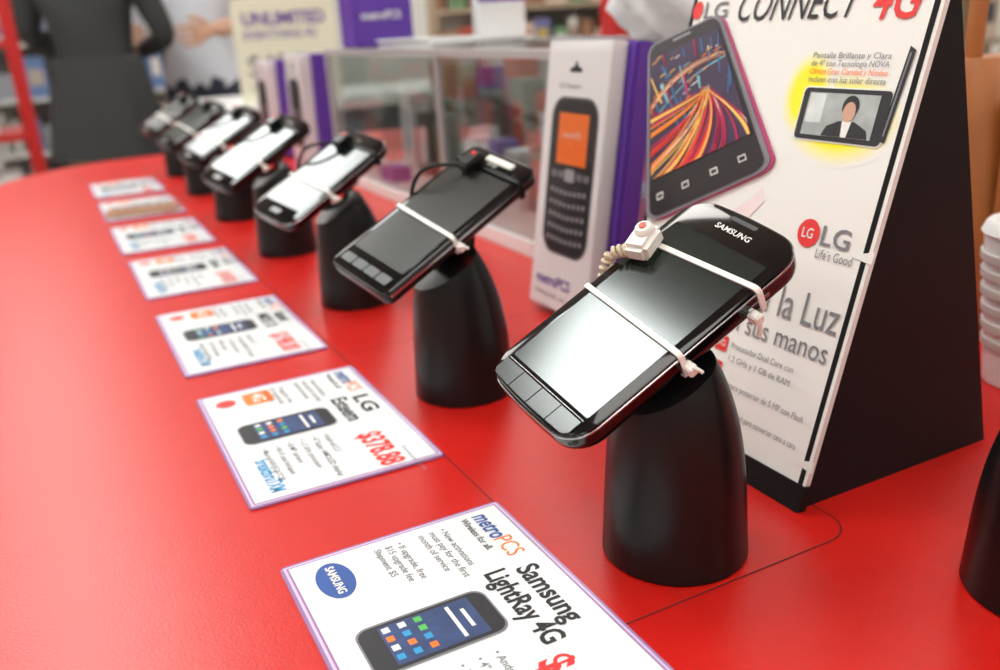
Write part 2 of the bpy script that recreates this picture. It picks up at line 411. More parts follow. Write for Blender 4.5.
        tube('coiled_cord',pts,.00105,CORD,g,res=3)
    else:
        bx=.047 if style==1 else .04
        box('lock_clip',(-.008,-.006,0),(.008,.006,.008),BLACKP,g,T(bx,.012,hz+.0003),bev=.0015)
        bm=bmesh.new(); bmesh.ops.create_uvsphere(bm,u_segments=12,v_segments=8,radius=.0015)
        finish(bm,'clip_led',RED_LED,g,T(bx+.004,.012,hz+.0083))
        band('zip_tie_b',bx+.002,W+.0006,th+.0006,.0026,.0009,BLACKP,g,None)
        tube('clip_cord',[(bx-.006,.014,hz+.005),(bx-.02,.03,hz+.012),(bx-.035,.036,hz+.004),(bx-.045,.034,-.008),(bx-.05,.02,-.014)],.0014,BLACKP,g)
        if style==1: box('tie_cap',(-.004,-.012,0),(.001,.014,.002),TIE,g,T(L/2-.006,-.006,hz+.0005),bev=.0006)
    return g
def pose(x,y):
    x=Vector(x).normalized(); y=Vector(y); y=(y-x*y.dot(x)).normalized(); n=x.cross(y)
    return Matrix(((x.x,y.x,n.x,0),(x.y,y.y,n.y,0),(x.z,y.z,n.z,0),(0,0,0,1)))
R1=pose((.872,-.051,.487),(-.05,.98,.193)); R2=pose((.881,.105,.462),(-.215,.957,.193)); R3=pose((.863,.201,.463),(-.31,.935,.172))
R4=pose((.863,.16,.47),(-.27,.95,.172))
specs=[((.955,1.21),R1,(.2165,.297,.1095),0,dict(L=.128,W=.0675,th=.0125,r=.0135,bulge=.0020)),
 ((.948,2.17),R2,(.2145,.519,.1155),1,dict(L=.130,W=.063,th=.0115,r=.006,bulge=.0)),
 ((.975,3.21),R3,(.210,.757,.113),2,dict(L=.118,W=.060,th=.011,r=.012,bulge=.001)),
 ((.96,4.21),R3,(.206,.990,.113),3,dict(L=.120,W=.060,th=.012,r=.010,bulge=.001)),
 ((.95,5.25),R4,(.212,1.235,.110),3,dict(L=.115,W=.058,th=.011,r=.012,bulge=.001)),
 ((.95,6.30),R4,(.214,1.480,.106),3,dict(L=.112,W=.056,th=.011,r=.012,bulge=.001)),
 ((.95,7.3),R4,(.214,1.718,.106),3,dict(L=.110,W=.056,th=.011,r=.012,bulge=.001))]
for (sx,sy),Rp,t,st,kw in specs:
    pc=Vector((t[0],t[1],CT+t[2]))
    stand(sx,sy,0,Rp,pc,kw['th']); phone(Rp,pc,style=st,**kw)
RZ=Matrix.Rotation(math.radians(90),4,'Z')
pc=Vector((1.44*H+.016,.73*H,CT))+ (RZ@Vector((-.0084,0,.112)))
RS=RZ@pose((.87,0,.487),(0,1,0))
stand(1.42,.750,math.radians(90),RS,pc,cable=False); phone(RS,pc,style=1,L=.112,W=.052,th=.0095,r=.010,bulge=.001)

# ------------------------------------------------------------ easel advertising display
ez=group('cardboard_easel_display',loc=Wp(1.243,1.168,0))
vU=(.2784,0,.9605)
FE=frame((0,0,0),(0,-1,0),vU)
def E(yo,s): return (-yo*H,s*H)
def tE(n,b,yo,s,size,m,w=None,bold=0.,rot=0.,sh=0.):
    return text(n,b,-yo*H,s*H,size*H,m,ez,FE,.0006,None if w is None else w*H,bold,rot,sh)
slab('white_panel',.72*H/2,1.36*H/2,.002,[(-.003,0),(0,0)],WHITE,ez,FE@T(-.36*H,(.055+.68)*H,0),seg=3)
slab('black_foot_strip',.725*H/2,.058*H/2,.001,[(-.004,0),(.0012,0)],BLACKC,ez,FE@T(-.36*H,.029*H,0),seg=2)
def wing(name,y):
    pts=[(.0,0.0),(.60,0.0),(.325,1.06),(.306,1.06)]
    bm=bmesh.new()
    add_loft(bm,[[(a*H,y,b*H) for a,b in pts],[(a*H,y+.003,b*H) for a,b in pts]])
    return finish(bm,name,BLACKC,ez,smooth=False)
wing('side_wing',.002); wing('side_wing_b',.715*H)
box('rear_tie',(.20*H,.01,.02*H),(.212*H,.70*H,.25*H),BLACKC,ez)
for s in (.53,.09):
    flat('slot_tab_%d'%int(s*100),[E(-.006,s),E(.045,s+.006),E(.045,s+.010),E(-.006,s+.026)],.0005,WHITE,ez,FE)
tE('headline_connect','CONNECT',.551,1.005,.10,INK,.36,.0,-.0,.25)
tE('headline_4g','4G',.160,1.0,.11,REDINK,.115,.01,0,.2)
tE('headline_lg','LG',.675,1.015,.055,GREYINK,.085,.01)
flat('headline_logo',disc(-.702*H,1.035*H,.018*H,.022*H),.0006,REDINK,ez,FE)
A,B_,C_,D_=[Vector(v) for v in ((.868,.945),(.609,1.025),(.308,.685),(.703,.490))]
def Q(s,t):
    top=A.lerp(B_,s); bot=D_.lerp(C_,s); p=top.lerp(bot,t); return (-p.x*H,p.y*H)
def rq(s0,t0,s1,t1,r,asp=1.7):
    return [Q((s0+s1)/2+a,(t0+t1)/2+b/asp) for a,b in rrect((s1-s0)/2,(t1-t0)/2*asp,r,6)]
flat('cutout_glow',rq(.02,.005,1.022,1.008,.12),.0016,mat('magenta_print',(.45,.05,.16),.4,noise=.2),ez,FE,th=.001)
flat('cutout_rim',rq(0,0,1,1,.11),.0022,mat('grey_print',(.22,.21,.24),.35,noise=.3,nscale=30),ez,FE,th=.0005)
flat('cutout_body',rq(.035,.012,.965,.985,.10),.0026,mat('dark_print',(.02,.016,.02),.3,noise=.1),ez,FE)
s0,s1,t0,t1=.06,.935,.09,.775
flat('cutout_screen',[Q(s0,t0),Q(s0,t1),Q(s1,t1),Q(s1,t0)],.0029,mat('night_print',(.045,.025,.07),.35,noise=.6,nscale=60),ez,FE)
def trail(p0,p1,p2,w0,w1,n=12):
    polys=[]; prev=None
    for i in range(n+1):
        t=i/n; x=(1-t)**2*p0[0]+2*t*(1-t)*p1[0]+t*t*p2[0]; y=(1-t)**2*p0[1]+2*t*(1-t)*p1[1]+t*t*p2[1]
        dx=2*(1-t)*(p1[0]-p0[0])+2*t*(p2[0]-p1[0]); dy=2*(1-t)*(p1[1]-p0[1])+2*t*(p2[1]-p1[1]); l=math.hypot(dx,dy*1.6)+1e-6
        w=w0+(w1-w0)*t; nx,ny=-dy*1.6/l*w,dx/l*w/1.6
        c=lambda a,lo,hi:min(max(a,lo),hi)
        cur=(Q(c(x+nx,s0,s1),c(y+ny,t0,t1)),Q(c(x-nx,s0,s1),c(y-ny,t0,t1)))
        if prev: polys.append([prev[0],prev[1],cur[1],cur[0]])
        prev=cur
    return [p for p in polys if abs(sum(p[i][0]*p[(i+1)%4][1]-p[(i+1)%4][0]*p[i][1] for i in range(4)))>1e-10]
cols={'trail_crimson':(.45,.015,.08),'trail_red':(.80,.04,.02),'trail_orange':(1,.28,.02),'trail_amber':(1,.60,.12),'trail_white':(.95,.9,.8),'trail_cyan':(.22,.55,.62),'trail_blue':(.04,.13,.30)}
rt=random.Random(11); bins={k:[] for k in cols}
vp=(.66,.40)
for i in range(26):   # buildings: short leaning strokes fanning upward
    x=rt.uniform(.02,1.0); y=rt.uniform(.08,.40); d=(x-vp[0]*.9)*.35; ln=rt.uniform(.05,.22)
    k=rt.choice(['trail_blue','trail_blue','trail_blue','trail_cyan','trail_cyan','trail_white','trail_amber','trail_crimson'])
    bins[k]+=trail((x,y),(x-d*ln*2,y+ln*.5),(x-d*ln*4,y+ln),rt.uniform(.006,.02),rt.uniform(.003,.012),5)
for i in range(24):   # windows / far lights
    x=rt.uniform(.08,.9); y=rt.uniform(.10,.44); k=rt.choice(['trail_amber','trail_white','trail_cyan','trail_orange'])
    bins[k]+=trail((x,y),(x+.02,y-.004),(x+rt.uniform(.03,.09),y-.01),.004,.004,2)
for i in range(30):   # sweeping road trails from the lower left
    y0_=rt.uniform(.42,.98); w=rt.uniform(.004,.017)
    mid=(rt.uniform(.45,.62),y0_*.62+.16)
    k=rt.choice(['trail_crimson','trail_crimson','trail_red','trail_red','trail_orange','trail_amber','trail_white'])
    bins[k]+=trail((.0,y0_),mid,(vp[0]+rt.uniform(-.02,.05),vp[1]+rt.uniform(-.01,.03)),w*1.3,.0025)
for i in range(16):   # oncoming lane from the bottom right
    x0_=rt.uniform(.35,1.05); k=rt.choice(['trail_crimson','trail_red','trail_orange','trail_amber','trail_white','trail_crimson'])
    bins[k]+=trail((x0_,.80),(x0_*.4+.55,.62),(vp[0]+rt.uniform(.0,.06),vp[1]+.02),rt.uniform(.006,.022),.003)
for i in range(5):    # high arcs crossing the picture
    y0_=rt.uniform(.16,.34); k=rt.choice(['trail_white','trail_amber','trail_orange','trail_cyan'])
    bins[k]+=trail((.0,y0_+.2),(.35,y0_-.02),(1.0,y0_+rt.uniform(-.05,.08)),.007,.003)
for i,(k,c) in enumerate(cols.items()):
    if bins[k]: multiflat(k,bins[k],.0030+.00008*((i+3)%7),mat(k,c,.4,noise=.05),ez,FE)
for i,s in enumerate((.14,.37,.61,.83)):
    multiflat('cutout_icon_%d'%i,[[Q(s-.03,.865),Q(s+.03,.865),Q(s+.03,.873),Q(s-.03,.873)],[Q(s-.03,.895),Q(s+.03,.895),Q(s+.03,.902),Q(s-.03,.902)],[Q(s-.03,.865),Q(s-.022,.865),Q(s-.022,.902),Q(s-.03,.902)],[Q(s+.022,.865),Q(s+.03,.865),Q(s+.03,.902),Q(s+.022,.902)]],.003,WHITE,ez,FE)
flat('cutout_slot',rq(.38,.03,.62,.045,.01),.003,mat('grille2',(.3,.3,.32),.4,noise=.1),ez,FE)
sw=[E(.69,.485),E(.56,.50),E(.42,.56),E(.36,.61),E(.33,.64),E(.315,.61),E(.40,.51),E(.54,.455)]
flat('swoosh',sw,.0004,mat('pale_pink',(.84,.72,.73),.45,noise=.05),ez,FE)
def glowmat():
    m=bpy.data.materials.new('yellow_glow_print'); m.use_nodes=True; nt=m.node_tree; b=nt.nodes['Principled BSDF']
    tc=nt.nodes.new('ShaderNodeTexCoord'); sp=nt.nodes.new('ShaderNodeVectorMath'); sp.operation='DISTANCE'; sp.inputs[1].default_value=(.5,.5,0)
    r=nt.nodes.new('ShaderNodeValToRGB'); e=r.color_ramp.elements; e[0].position=.28; e[0].color=(.93,.86,.02,1); e[1].position=.48; e[1].color=(.82,.82,.79,1)
    nt.links.new(tc.outputs['UV'],sp.inputs[0]); nt.links.new(sp.outputs['Value'],r.inputs[0]); nt.links.new(r.outputs[0],b.inputs['Base Color']); b.inputs['Roughness'].default_value=.45
    return m
GL=glowmat()
flat('glow_spot_b',disc(-.165*H,.800*H,.155*H,.100*H,40),.0001,GL,ez,FE,uv=disc(.5,.5,.5,.5,40))
flat('glow_spot',disc(-.275*H,.850*H,.070*H,.095*H,40),.0002,GL,ez,FE,uv=disc(.5,.5,.5,.5,40))
flat('inset_border',rrect(.116*H,.0565*H,.012*H,5,-.166*H,.808*H),.0005,WHITE,ez,FE)
flat('inset_phone',rrect(.113*H,.0535*H,.010*H,5,-.166*H,.808*H),.0007,INK,ez,FE)
flat('inset_screen',[E(.262,.764),E(.078,.764),E(.078,.852),E(.262,.852)],.0009,mat('inset_sky',(.38,.42,.42),.4,noise=.5,nscale=90),ez,FE)
flat('inset_window',[E(.258,.79),E(.215,.79),E(.215,.85),E(.258,.85)],.0010,mat('inset_light',(.65,.7,.7),.4,noise=.3,nscale=90),ez,FE)
flat('inset_person_body',[E(.205,.765),E(.085,.765),E(.092,.782),E(.125,.797),E(.165,.797),E(.195,.785)],.0011,INK,ez,FE)
flat('inset_person_shirt',[E(.152,.765),E(.138,.765),E(.133,.797),E(.157,.797)],.0012,WHITE,ez,FE)
flat('inset_person_hair',disc(-.145*H,.827*H,.021*H,.022*H),.0012,INK,ez,FE)
flat('inset_person_face',disc(-.145*H,.816*H,.016*H,.020*H),.0013,mat('skin_print',(.6,.36,.25),.5,noise=.05),ez,FE)
flat('side_phone_print',[E(.058,.765),E(.043,.762),E(.030,.940),E(.045,.948)],.0006,INK,ez,FE)
flat('side_phone_print_b',[E(.052,.775),E(.048,.775),E(.037,.935),E(.041,.935)],.0008,GREYINK,ez,FE)
for i,(s,a) in enumerate((('Pantalla Brillante y Clara',.281),('de 4" con Tecnolog\u00eda NOVA',.281),('Ofrece Gran Claridad y Nitidez',.28),('incluso con luz solar directa',.279))):
    tE('spanish_%d'%i,s,a,.923-.0165*i,.0175,GREYINK if i!=2 else ORANGEINK,.20)
flat('brand_circle',disc(-.168*H,.563*H,.030*H,.030*H),.0005,REDINK,ez,FE)
text('brand_circle_text','LG',-.184*H,.553*H,.03*H,WHITE,ez,FE,.0008,.030*H,.01)
tE('brand_lg','LG',.132,.545,.058,GREYINK,.075,.01)
tE('brand_tag',"Life's Good",.135,.517,.028,GREYINK,.095)
tE('slogan_a','Con la Luz',.345,.375,.10,GREYINK,.315)
tE('slogan_b','en sus manos',.345,.312,.066,GREYINK,.31)
for i,s in enumerate(('Procesador Dual Core con','1.2 GHz y 1 GB de RAM','','C\u00e1mara posterior de 5 MP con Flash','','C\u00e1mara frontal para conversar cara a cara')):
    if s: tE('feature_%d'%i,s,.300,.270-.03*i,.020,GREYINK,.19 if i<2 else .25)
for i,s in enumerate((.255,.195)):
    flat('feature_icon_%d'%i,rr2(-.355*H,s*H,-.315*H,(s+.036)*H,.004*H),.0006,REDINK,ez,FE)
    text('feature_icon_text_%d'%i,'4G',-.35*H,(s+.012)*H,.02*H,WHITE,ez,FE,.0009,.03*H)

# ------------------------------------------------------------ boxed phones
LKEY=mat('key_print',(.42,.42,.45),.5,noise=.05)
def package(loc,w=.44,h=.93,d=.14,tilt=.14,rz=0.,phone_print=True):
    g=group('phone_package_box',M=Matrix.Translation(loc)@Matrix.Rotation(rz,4,'Z')@Matrix.Rotation(tilt,4,'Y'))
    F=frame((0,0,0),(0,-1,0),(0,0,1))
    w*=H;h*=H;d*=H
    box('white_carton',(.002,.003,-d*.42),(w*.88,h-.004,0),mat('carton_white',(.90,.90,.90),.4,noise=.02,nscale=8),g,F,bev=.001)
    box('purple_insert',(w*.04,.003,-d),(w-.002,h*.985,-d*.43),PURPLE,g,F,bev=.002)
    box('clear_sleeve',(0,.001,-d*.44),(w*.90,h-.001,.0035),CLEAR,g,F,bev=.003)
    z=.0004
    flat('hang_hole',[(w*.36,h*.875),(w*.52,h*.875),(w*.52,h*.888),(w*.47,h*.893),(w*.44,h*.915),(w*.41,h*.893),(w*.36,h*.888)],z,INK,g,F)
    flat('printed_phone',rr2(w*.15,h*.225,w*.80,h*.79,w*.16),z,mat('charcoal_print',(.09,.09,.10),.4,noise=.1),g,F)
    flat('printed_face',rr2(w*.175,h*.235,w*.775,h*.78,w*.14),z+.0002,INK,g,F)
    if phone_print:
        flat('printed_screen',rectpts(w*.27,h*.555,w*.69,h*.735),z+.0006,ORANGEINK,g,F)
        text('printed_screen_text','metroPCS',w*.34,h*.65,h*.03,WHITE,g,F,z+.0008,w*.26)
    flat('printed_nav',rr2(w*.41,h*.495,w*.55,h*.54,w*.025),z+.0006,LKEY,g,F)
    multiflat('printed_softkeys',[rectpts(w*a,h*.505,w*(a+.08),h*.53) for a in (.22,.32,.58,.68)],z+.0006,GREYINK,g,F)
    keys=[]
    for i in range(8):
        for j in range(5):
            off=abs(i-3.5)*.0022
            a=w*(.225+.066*i); b=h*(.268+.044*j+off); keys.append(rectpts(a+w*.008,b,a+w*.040,b+h*.017))
    multiflat('printed_keys',keys,z+.0006,LKEY,g,F)
    text('brand_print','metroPCS',w*.12,h*.10,h*.055,PURPLE,g,F,z,w*.5,.02)
    text('top_print','LG Freedom',w*.22,h*.82,h*.025,GREYINK,g,F,z,w*.3)
    text('side_a','Unlimited talk, text, web',w*.1,h*.055,h*.025,GREYINK,g,F,z,w*.6)
    return g
package(Wp(1.475,2.74,.021))
package(Wp(1.68,6.75,.006),d=.21,h=.86,tilt=.02,phone_print=False)
package(Wp(1.72,7.95,.006),d=.21,h=.80,tilt=.02,phone_print=False)

# ------------------------------------------------------------ glass display case
dc=group('glass_display_case',loc=Wp(1.82,2.35,0))
ALU=mat('aluminium',(.62,.63,.65),.35,metal=.6,noise=.04)
WLAM=mat('white_laminate',(.78,.78,.77),.35,noise=.03)
Lc=3.78*H;Dc=1.15*H;Hc=.88*H
box('base_plinth',(0,0,0),(Dc,Lc,.075*H),WLAM,dc,bev=.001)
bm=bmesh.new()
for a,b in (((0,0,Hc-.008),(.012,Lc,Hc)),((Dc-.012,0,Hc-.008),(Dc,Lc,Hc)),((.012,0,Hc-.008),(Dc-.012,.012,Hc)),((.012,Lc-.012,Hc-.008),(Dc-.012,Lc,Hc)),
            ((0,0,.075*H),(.008,.008,Hc-.008)),((0,Lc-.008,.075*H),(.008,Lc,Hc-.008)),((Dc-.008,0,.075*H),(Dc,.008,Hc-.008)),((Dc-.008,Lc-.008,.075*H),(Dc,Lc,Hc-.008)),
            ((0,Lc*.5,.075*H),(.006,Lc*.5+.006,Hc-.008))):
    add_box(bm,a,b)
finish(bm,'metal_frame',ALU,dc,smooth=False)
box('top_board',(.012,.012,Hc-.006),(Dc-.012,Lc-.012,Hc-.001),GLASS,dc)
box('front_glass',(.002,.009,.08*H),(.004,Lc-.009,Hc-.009),GLASS,dc)
box('end_glass',(.009,Lc-.004,.08*H),(Dc-.009,Lc-.002,Hc-.009),GLASS,dc)
box('back_board',(Dc-.006,.009,.08*H),(Dc-.003,Lc-.009,Hc-.009),mat('case_back',(.62,.61,.58),.5,noise=.1,nscale=10),dc)
bm=bmesh.new(); lay=bm.loops.layers.float_color.new('Col')
pal=[(.75,.75,.78),(.15,.06,.4),(.30,.32,.18),(.7,.7,.72),(.05,.05,.07),(.6,.10,.06),(.55,.57,.6),(.3,.2,.5),(.8,.8,.8),(.25,.28,.25),(.12,.10,.08)]
for xr,hr,sp in (((.06,.10),(.06,.12),.05),((.15,.18),(.11,.175),.012)):
    y=.03
    while y<Lc-.08:
        w_=random.uniform(.022,.05); h_=random.uniform(*hr); x_=random.uniform(*xr)
        c=random.choice(pal)
        for f in add_box(bm,(x_,y,.076*H),(x_+.03,y+w_,.076*H+h_)):
            for l in f.loops: l[lay]=(*c,1)
        c2=random.choice(pal)
        for f in add_box(bm,(x_-.0006,y+w_*.2,.076*H+h_*.2),(x_,y+w_*.8,.076*H+h_*.8)):
            for l in f.loops: l[lay]=(*c2,1)
        y+=w_+random.uniform(.005,sp)
for (yy,xx,ww,cc) in ((2.9*H,.02,.05,(.18,.07,.45)),(3.2*H,.02,.06,(.75,.75,.8)),(1.9*H,.02,.05,(.7,.7,.72))):
    for f in add_box(bm,(xx,yy,.076*H),(xx+.03,yy+ww,.076*H+.02)):
        for l in f.loops: l[lay]=(*cc,1)
finish(bm,'merchandise',attrmat('merch_print'),dc,smooth=False)
top=CT+Hc
g=group('purple_brochure_box',loc=(1.93*H+.0,5.75*H,top))
box('carton',(0,0,0),(.40*H,.3*H,.46*H),PURPLE,g,bev=.002)
text('label','metroPCS',.05*H,.17*H,.07*H,WHITE,g,frame((0,-.0006,0),(1,0,0),(0,0,1)),0,.27*H,.02)
g=group('paper_stack',loc=(2.0*H,4.7*H,top))
for i in range(5): box('sheet_%d'%i,(0,0,i*.0022),(.3*H,.7*H,i*.0022+.002),PAPER,g,Matrix.Rotation(random.uniform(-.1,.1),4,'Z'))
g=group('leaflet_holder',loc=(2.62*H,5.3*H,top))
box('holder_base',(0,0,0),(.085,.04,.004),WLAM,g,bev=.001); box('holder_back',(0,.03,.004),(.085,.034,.10),WLAM,g,bev=.001); box('leaflets',(.003,.018,.005),(.082,.029,.095),PAPER,g); box('leaflet_band',(.003,.0172,.055),(.082,.018,.08),PURPLE,g)
g=group('plastic_bag',loc=(2.55*H,3.15*H,top))
bm=bmesh.new(); bmesh.ops.create_icosphere(bm,subdivisions=4,radius=.075)
for v in bm.verts:
    n=random.uniform(-.003,.003)+.008*math.sin(v.co.x*90+v.co.z*60)+.006*math.sin(v.co.y*120-v.co.z*80)
    d=v.co.normalized(); v.co=v.co+d*n; v.co.z=max(v.co.z*.8,-.042)
    if v.co.z>.03: v.co.x*=1-.6*(v.co.z-.03)/.05
bmesh.ops.translate(bm,verts=bm.verts,vec=(0,0,.0425))
finish(bm,'bag_body',mat('white_film',(.8,.8,.82),.3,noise=.05),g,ang=60)
tube('handle_loop',[(-.02,0,.08),(-.03,.0,.12),(0,0,.135),(.03,0,.12),(.02,0,.08)],.004,mat('white_film',(.8,.8,.82)),g)

g=group('leather_handbag',loc=Wp(2.70,1.78,0))
LE=mat('tan_leather',(.38,.13,.03),.5,noise=.2,nscale=30,bump=.3,bscale=250)
rings=[]
for z,hx,hy in ((0,.30,.13),(.03,.335,.16),(.3,.35,.17),(.6,.33,.14),(.78,.30,.09),(.82,.28,.06)):
    rings.append([(x*H,y*H,z*H) for x,y in rrect(hx,hy,min(hy*.8,.1),6)])
loft('bag_shell',rings,LE,g,ang=50)
slab('front_flap',.29*H,.22*H,.05*H,[(0,0),(.004,0),(.005,.001)],LE,g,frame((0,-.172*H,.52*H),(1,0,0),(0,0,1)))
cyl('clasp',.009,.009,.005,.008,SILVER,g,frame((0,-.172*H,.34*H),(1,0,0),(0,0,1)),n=20)
tube('strap',[(-.22*H,0,.8*H),(-.24*H,0,1.15*H),(0,0,1.35*H),(.24*H,0,1.15*H),(.22*H,0,.8*H)],.006,LE,g)
g=group('paper_cup',loc=Wp(2.235,1.34,0))
cyl('cup_wall',.024,.033,0,.095,WLAM,g,bev=.001); cyl('lid',.035,.033,.095,.104,WLAM,g,bev=.002); cyl('lid_top',.026,.024,.104,.109,WLAM,g,bev=.001)
for i in range(6): cyl('rib_%d'%i,.0275+.0012*i,.0280+.0012*i,.025+.011*i,.030+.011*i,mat('kraft',(.6,.58,.55),.7,noise=.1),g)

# ------------------------------------------------------------ background furniture
g=group('service_desk',loc=(.50,2.75,0))
box('desk_body',(.03,.03,.0),(1.5,.5,.90),CAB,g); box('desk_top',(0,0,.90),(1.53,.55,.935),WLAM,g,bev=.004)
g=group('promotional_sign',loc=(.565,2.80,.935))
box('panel',(0,0,.0),(.315,.008,.30),mat('cream_print',(.84,.82,.66),.5,noise=.04),g,bev=.001)
box('foot_block',(.10,-.03,0),(.215,.05,.012),WLAM,g,bev=.001)
FS=frame((0,-.0006,0),(1,0,0),(0,0,1))
text('headline','UNLIMITED',.03,.225,.05,PURPLE,g,FS,0,.25,.03); text('headline_b','EVERYTHING 4G',.03,.185,.035,PURPLE,g,FS,0,.22,.01)
text('price_line','$40',.03,.08,.09,GREYINK,g,FS,0,.12,.0)
text('fine_line','taxes and fees included',.03,.04,.02,GREYINK,g,FS,0,.24)

def gondola(name,loc,rz,w,d,h,framecol,n,palette,back=True):
    g=group(name,M=Matrix.Translation(loc)@Matrix.Rotation(rz,4,'Z'))
    fm=mat('shelf_'+str(framecol),framecol,.45,noise=.05)
    bm=bmesh.new()
    p=.05
    for x in (0,w-p):
        for yy in (0,d-p): add_box(bm,(x,yy,0),(x+p,yy+p,h))
    for i in range(n):
        z=.12+i*(h-.2)/(n-1); add_box(bm,(p,0.002,z),(w-p,d-.002,z+.025))
    add_box(bm,(p,.002,h-.05),(w-p,.03,h))
    finish(bm,'frame',fm,g,smooth=False)
    if back: box('back_panel',(p,d-.02,.15),(w-p,d-.003,h-.02),mat('pegboard',(.62,.6,.56),.6,noise=.05),g)
    bm=bmesh.new(); lay=bm.loops.layers.float_color.new('Col')
    dz=(h-.2)/(n-1)
    for i in range(n-1):
        z=.146+i*dz; x=p+.01
        while x<w-p-.12:
            ww=random.uniform(.04,.13); hh=random.uniform(.4,.85)*dz; c=random.choice(palette)
            y0=random.uniform(.02,.06)
            for f in add_box(bm,(x,y0,z),(x+ww,min(d-.06,y0+.25),z+hh)):
                for l in f.loops: l[lay]=(*c,1)
            c=random.choice(palette)
            for f in add_box(bm,(x+ww*.15,y0-.001,z+hh*.3),(x+ww*.85,y0,z+hh*.7)):
                for l in f.loops: l[lay]=(*c,1)
            x+=ww+random.uniform(.0,.03)
    finish(bm,'products',attrmat('merch_print'),g,smooth=False)
    return g
palA=[(.5,.48,.46),(.6,.5,.5),(.4,.06,.05),(.12,.12,.16),(.45,.35,.3),(.08,.08,.1),(.7,.7,.7),(.45,.1,.1),(.2,.2,.28)]
palB=[(.5,.08,.05),(.15,.3,.15),(.6,.45,.1),(.7,.7,.65),(.1,.1,.12),(.35,.18,.1),(.2,.2,.45),(.75,.6,.5)]
palC=[(.5,.5,.48),(.3,.32,.36),(.12,.2,.4),(.65,.63,.60),(.4,.35,.3),(.1,.1,.14)]
gondola('red_merchandise_rack',(-1.1,3.9,0),0,1.1,.45,1.9,(.55,.012,.012),6,palA,back=False)
gondola('store_shelf',(-2.6,6.6,0),0,2.2,.5,1.9,(.6,.6,.6),6,palC)
gondola('store_shelf',(-.3,6.6,0),0,2.4,.5,1.9,(.6,.6,.6),6,palC)
gondola('store_shelf',(2.2,5.2,0),-.5,2.2,.5,1.8,(.45,.35,.25),7,palB)
gondola('store_shelf',(2.6,3.6,0),-.75,1.6,.5,1.8,(.45,.35,.25),7,palB)
gondola('store_shelf',(3.1,2.0,0),-1.1,1.6,.5,1.8,(.3,.3,.22),7,palB)
g=group('red_column',loc=(1.82,2.62,0))
box('shaft',(-.055,-.055,.05),(.055,.055,ZC-.05),mat('red_paint',(.55,.015,.015),.4,noise=.05),g,bev=.006); box('base',(-.08,-.08,0),(.08,.08,.05),CAB,g,bev=.004); box('capital',(-.08,-.08,ZC-.05),(.08,.08,ZC),CAB,g,bev=.004)

# ------------------------------------------------------------ people
SKIN=mat('skin',(.48,.27,.18),.5,noise=.05); HAIR=mat('dark_hair',(.03,.02,.015),.5,noise=.3,nscale=100)
def skinmesh(name,verts,edges,rad,root,mats,assign,parent,sub=2):
    me=bpy.data.meshes.new(name+'_s'); me.from_pydata([tuple(v) for v in verts],edges,[])
    ob=bpy.data.objects.new(name+'_s',me); sc.collection.objects.link(ob)
    md=ob.modifiers.new('s','SKIN'); md.use_smooth_shade=True
    for i,v in enumerate(me.skin_vertices[0].data):
        v.radius=rad[i] if isinstance(rad[i],tuple) else (rad[i],rad[i]); v.use_root=(i==root)
    s2=ob.modifiers.new('u','SUBSURF'); s2.levels=sub; s2.render_levels=sub
    dg=bpy.context.evaluated_depsgraph_get()
    m2=bpy.data.meshes.new_from_object(ob.evaluated_get(dg)); m2.name=name
    bpy.data.objects.remove(ob); bpy.data.meshes.remove(me)
    m2.materials.clear()
    for m in mats: m2.materials.append(m)
    for p in m2.polygons:
        p.use_smooth=True; p.material_index=assign(p.center)
    return link(bpy.data.objects.new(name,m2),parent)
def hand(parent,name,wrist,d,side,curl=.6,s=1.):
    d=Vector(d).normalized(); sd=Vector(side); sd=(sd-d*sd.dot(d)).normalized(); n=d.cross(sd)
    V=[];Ed=[];R=[]
    def add(p,r,pr=None):
        V.append(Vector(wrist)+d*p[0]*s+sd*p[1]*s+n*p[2]*s); R.append((r*s,r*s*.9))
        if pr is not None: Ed.append((pr,len(V)-1))
        return len(V)-1
    w=add((-.03,0,0),.024); p0=add((.0,0,0),.023,w); p1=add((.045,0,0),.030,p0)
    for off,ln in ((.030,.064),(.010,.073),(-.010,.068),(-.030,.053)):
        a=add((.080,off,0),.0105,p1); ang=0; q=[.080,off,0]
        for k,f in enumerate((.42,.33,.25)):
            ang+=curl*(.5+.3*k); q=[q[0]+ln*f*math.cos(ang),off,q[2]+ln*f*math.sin(ang)]
            a=add(q,.0090-.001*k,a)
    a=add((.03,.035,.004),.013,p0); a=add((.055,.050,.014),.011,a); add((.078,.053,.024),.009,a)
    return skinmesh(name,V,Ed,R,0,[SKIN],lambda c:0,parent,sub=1)
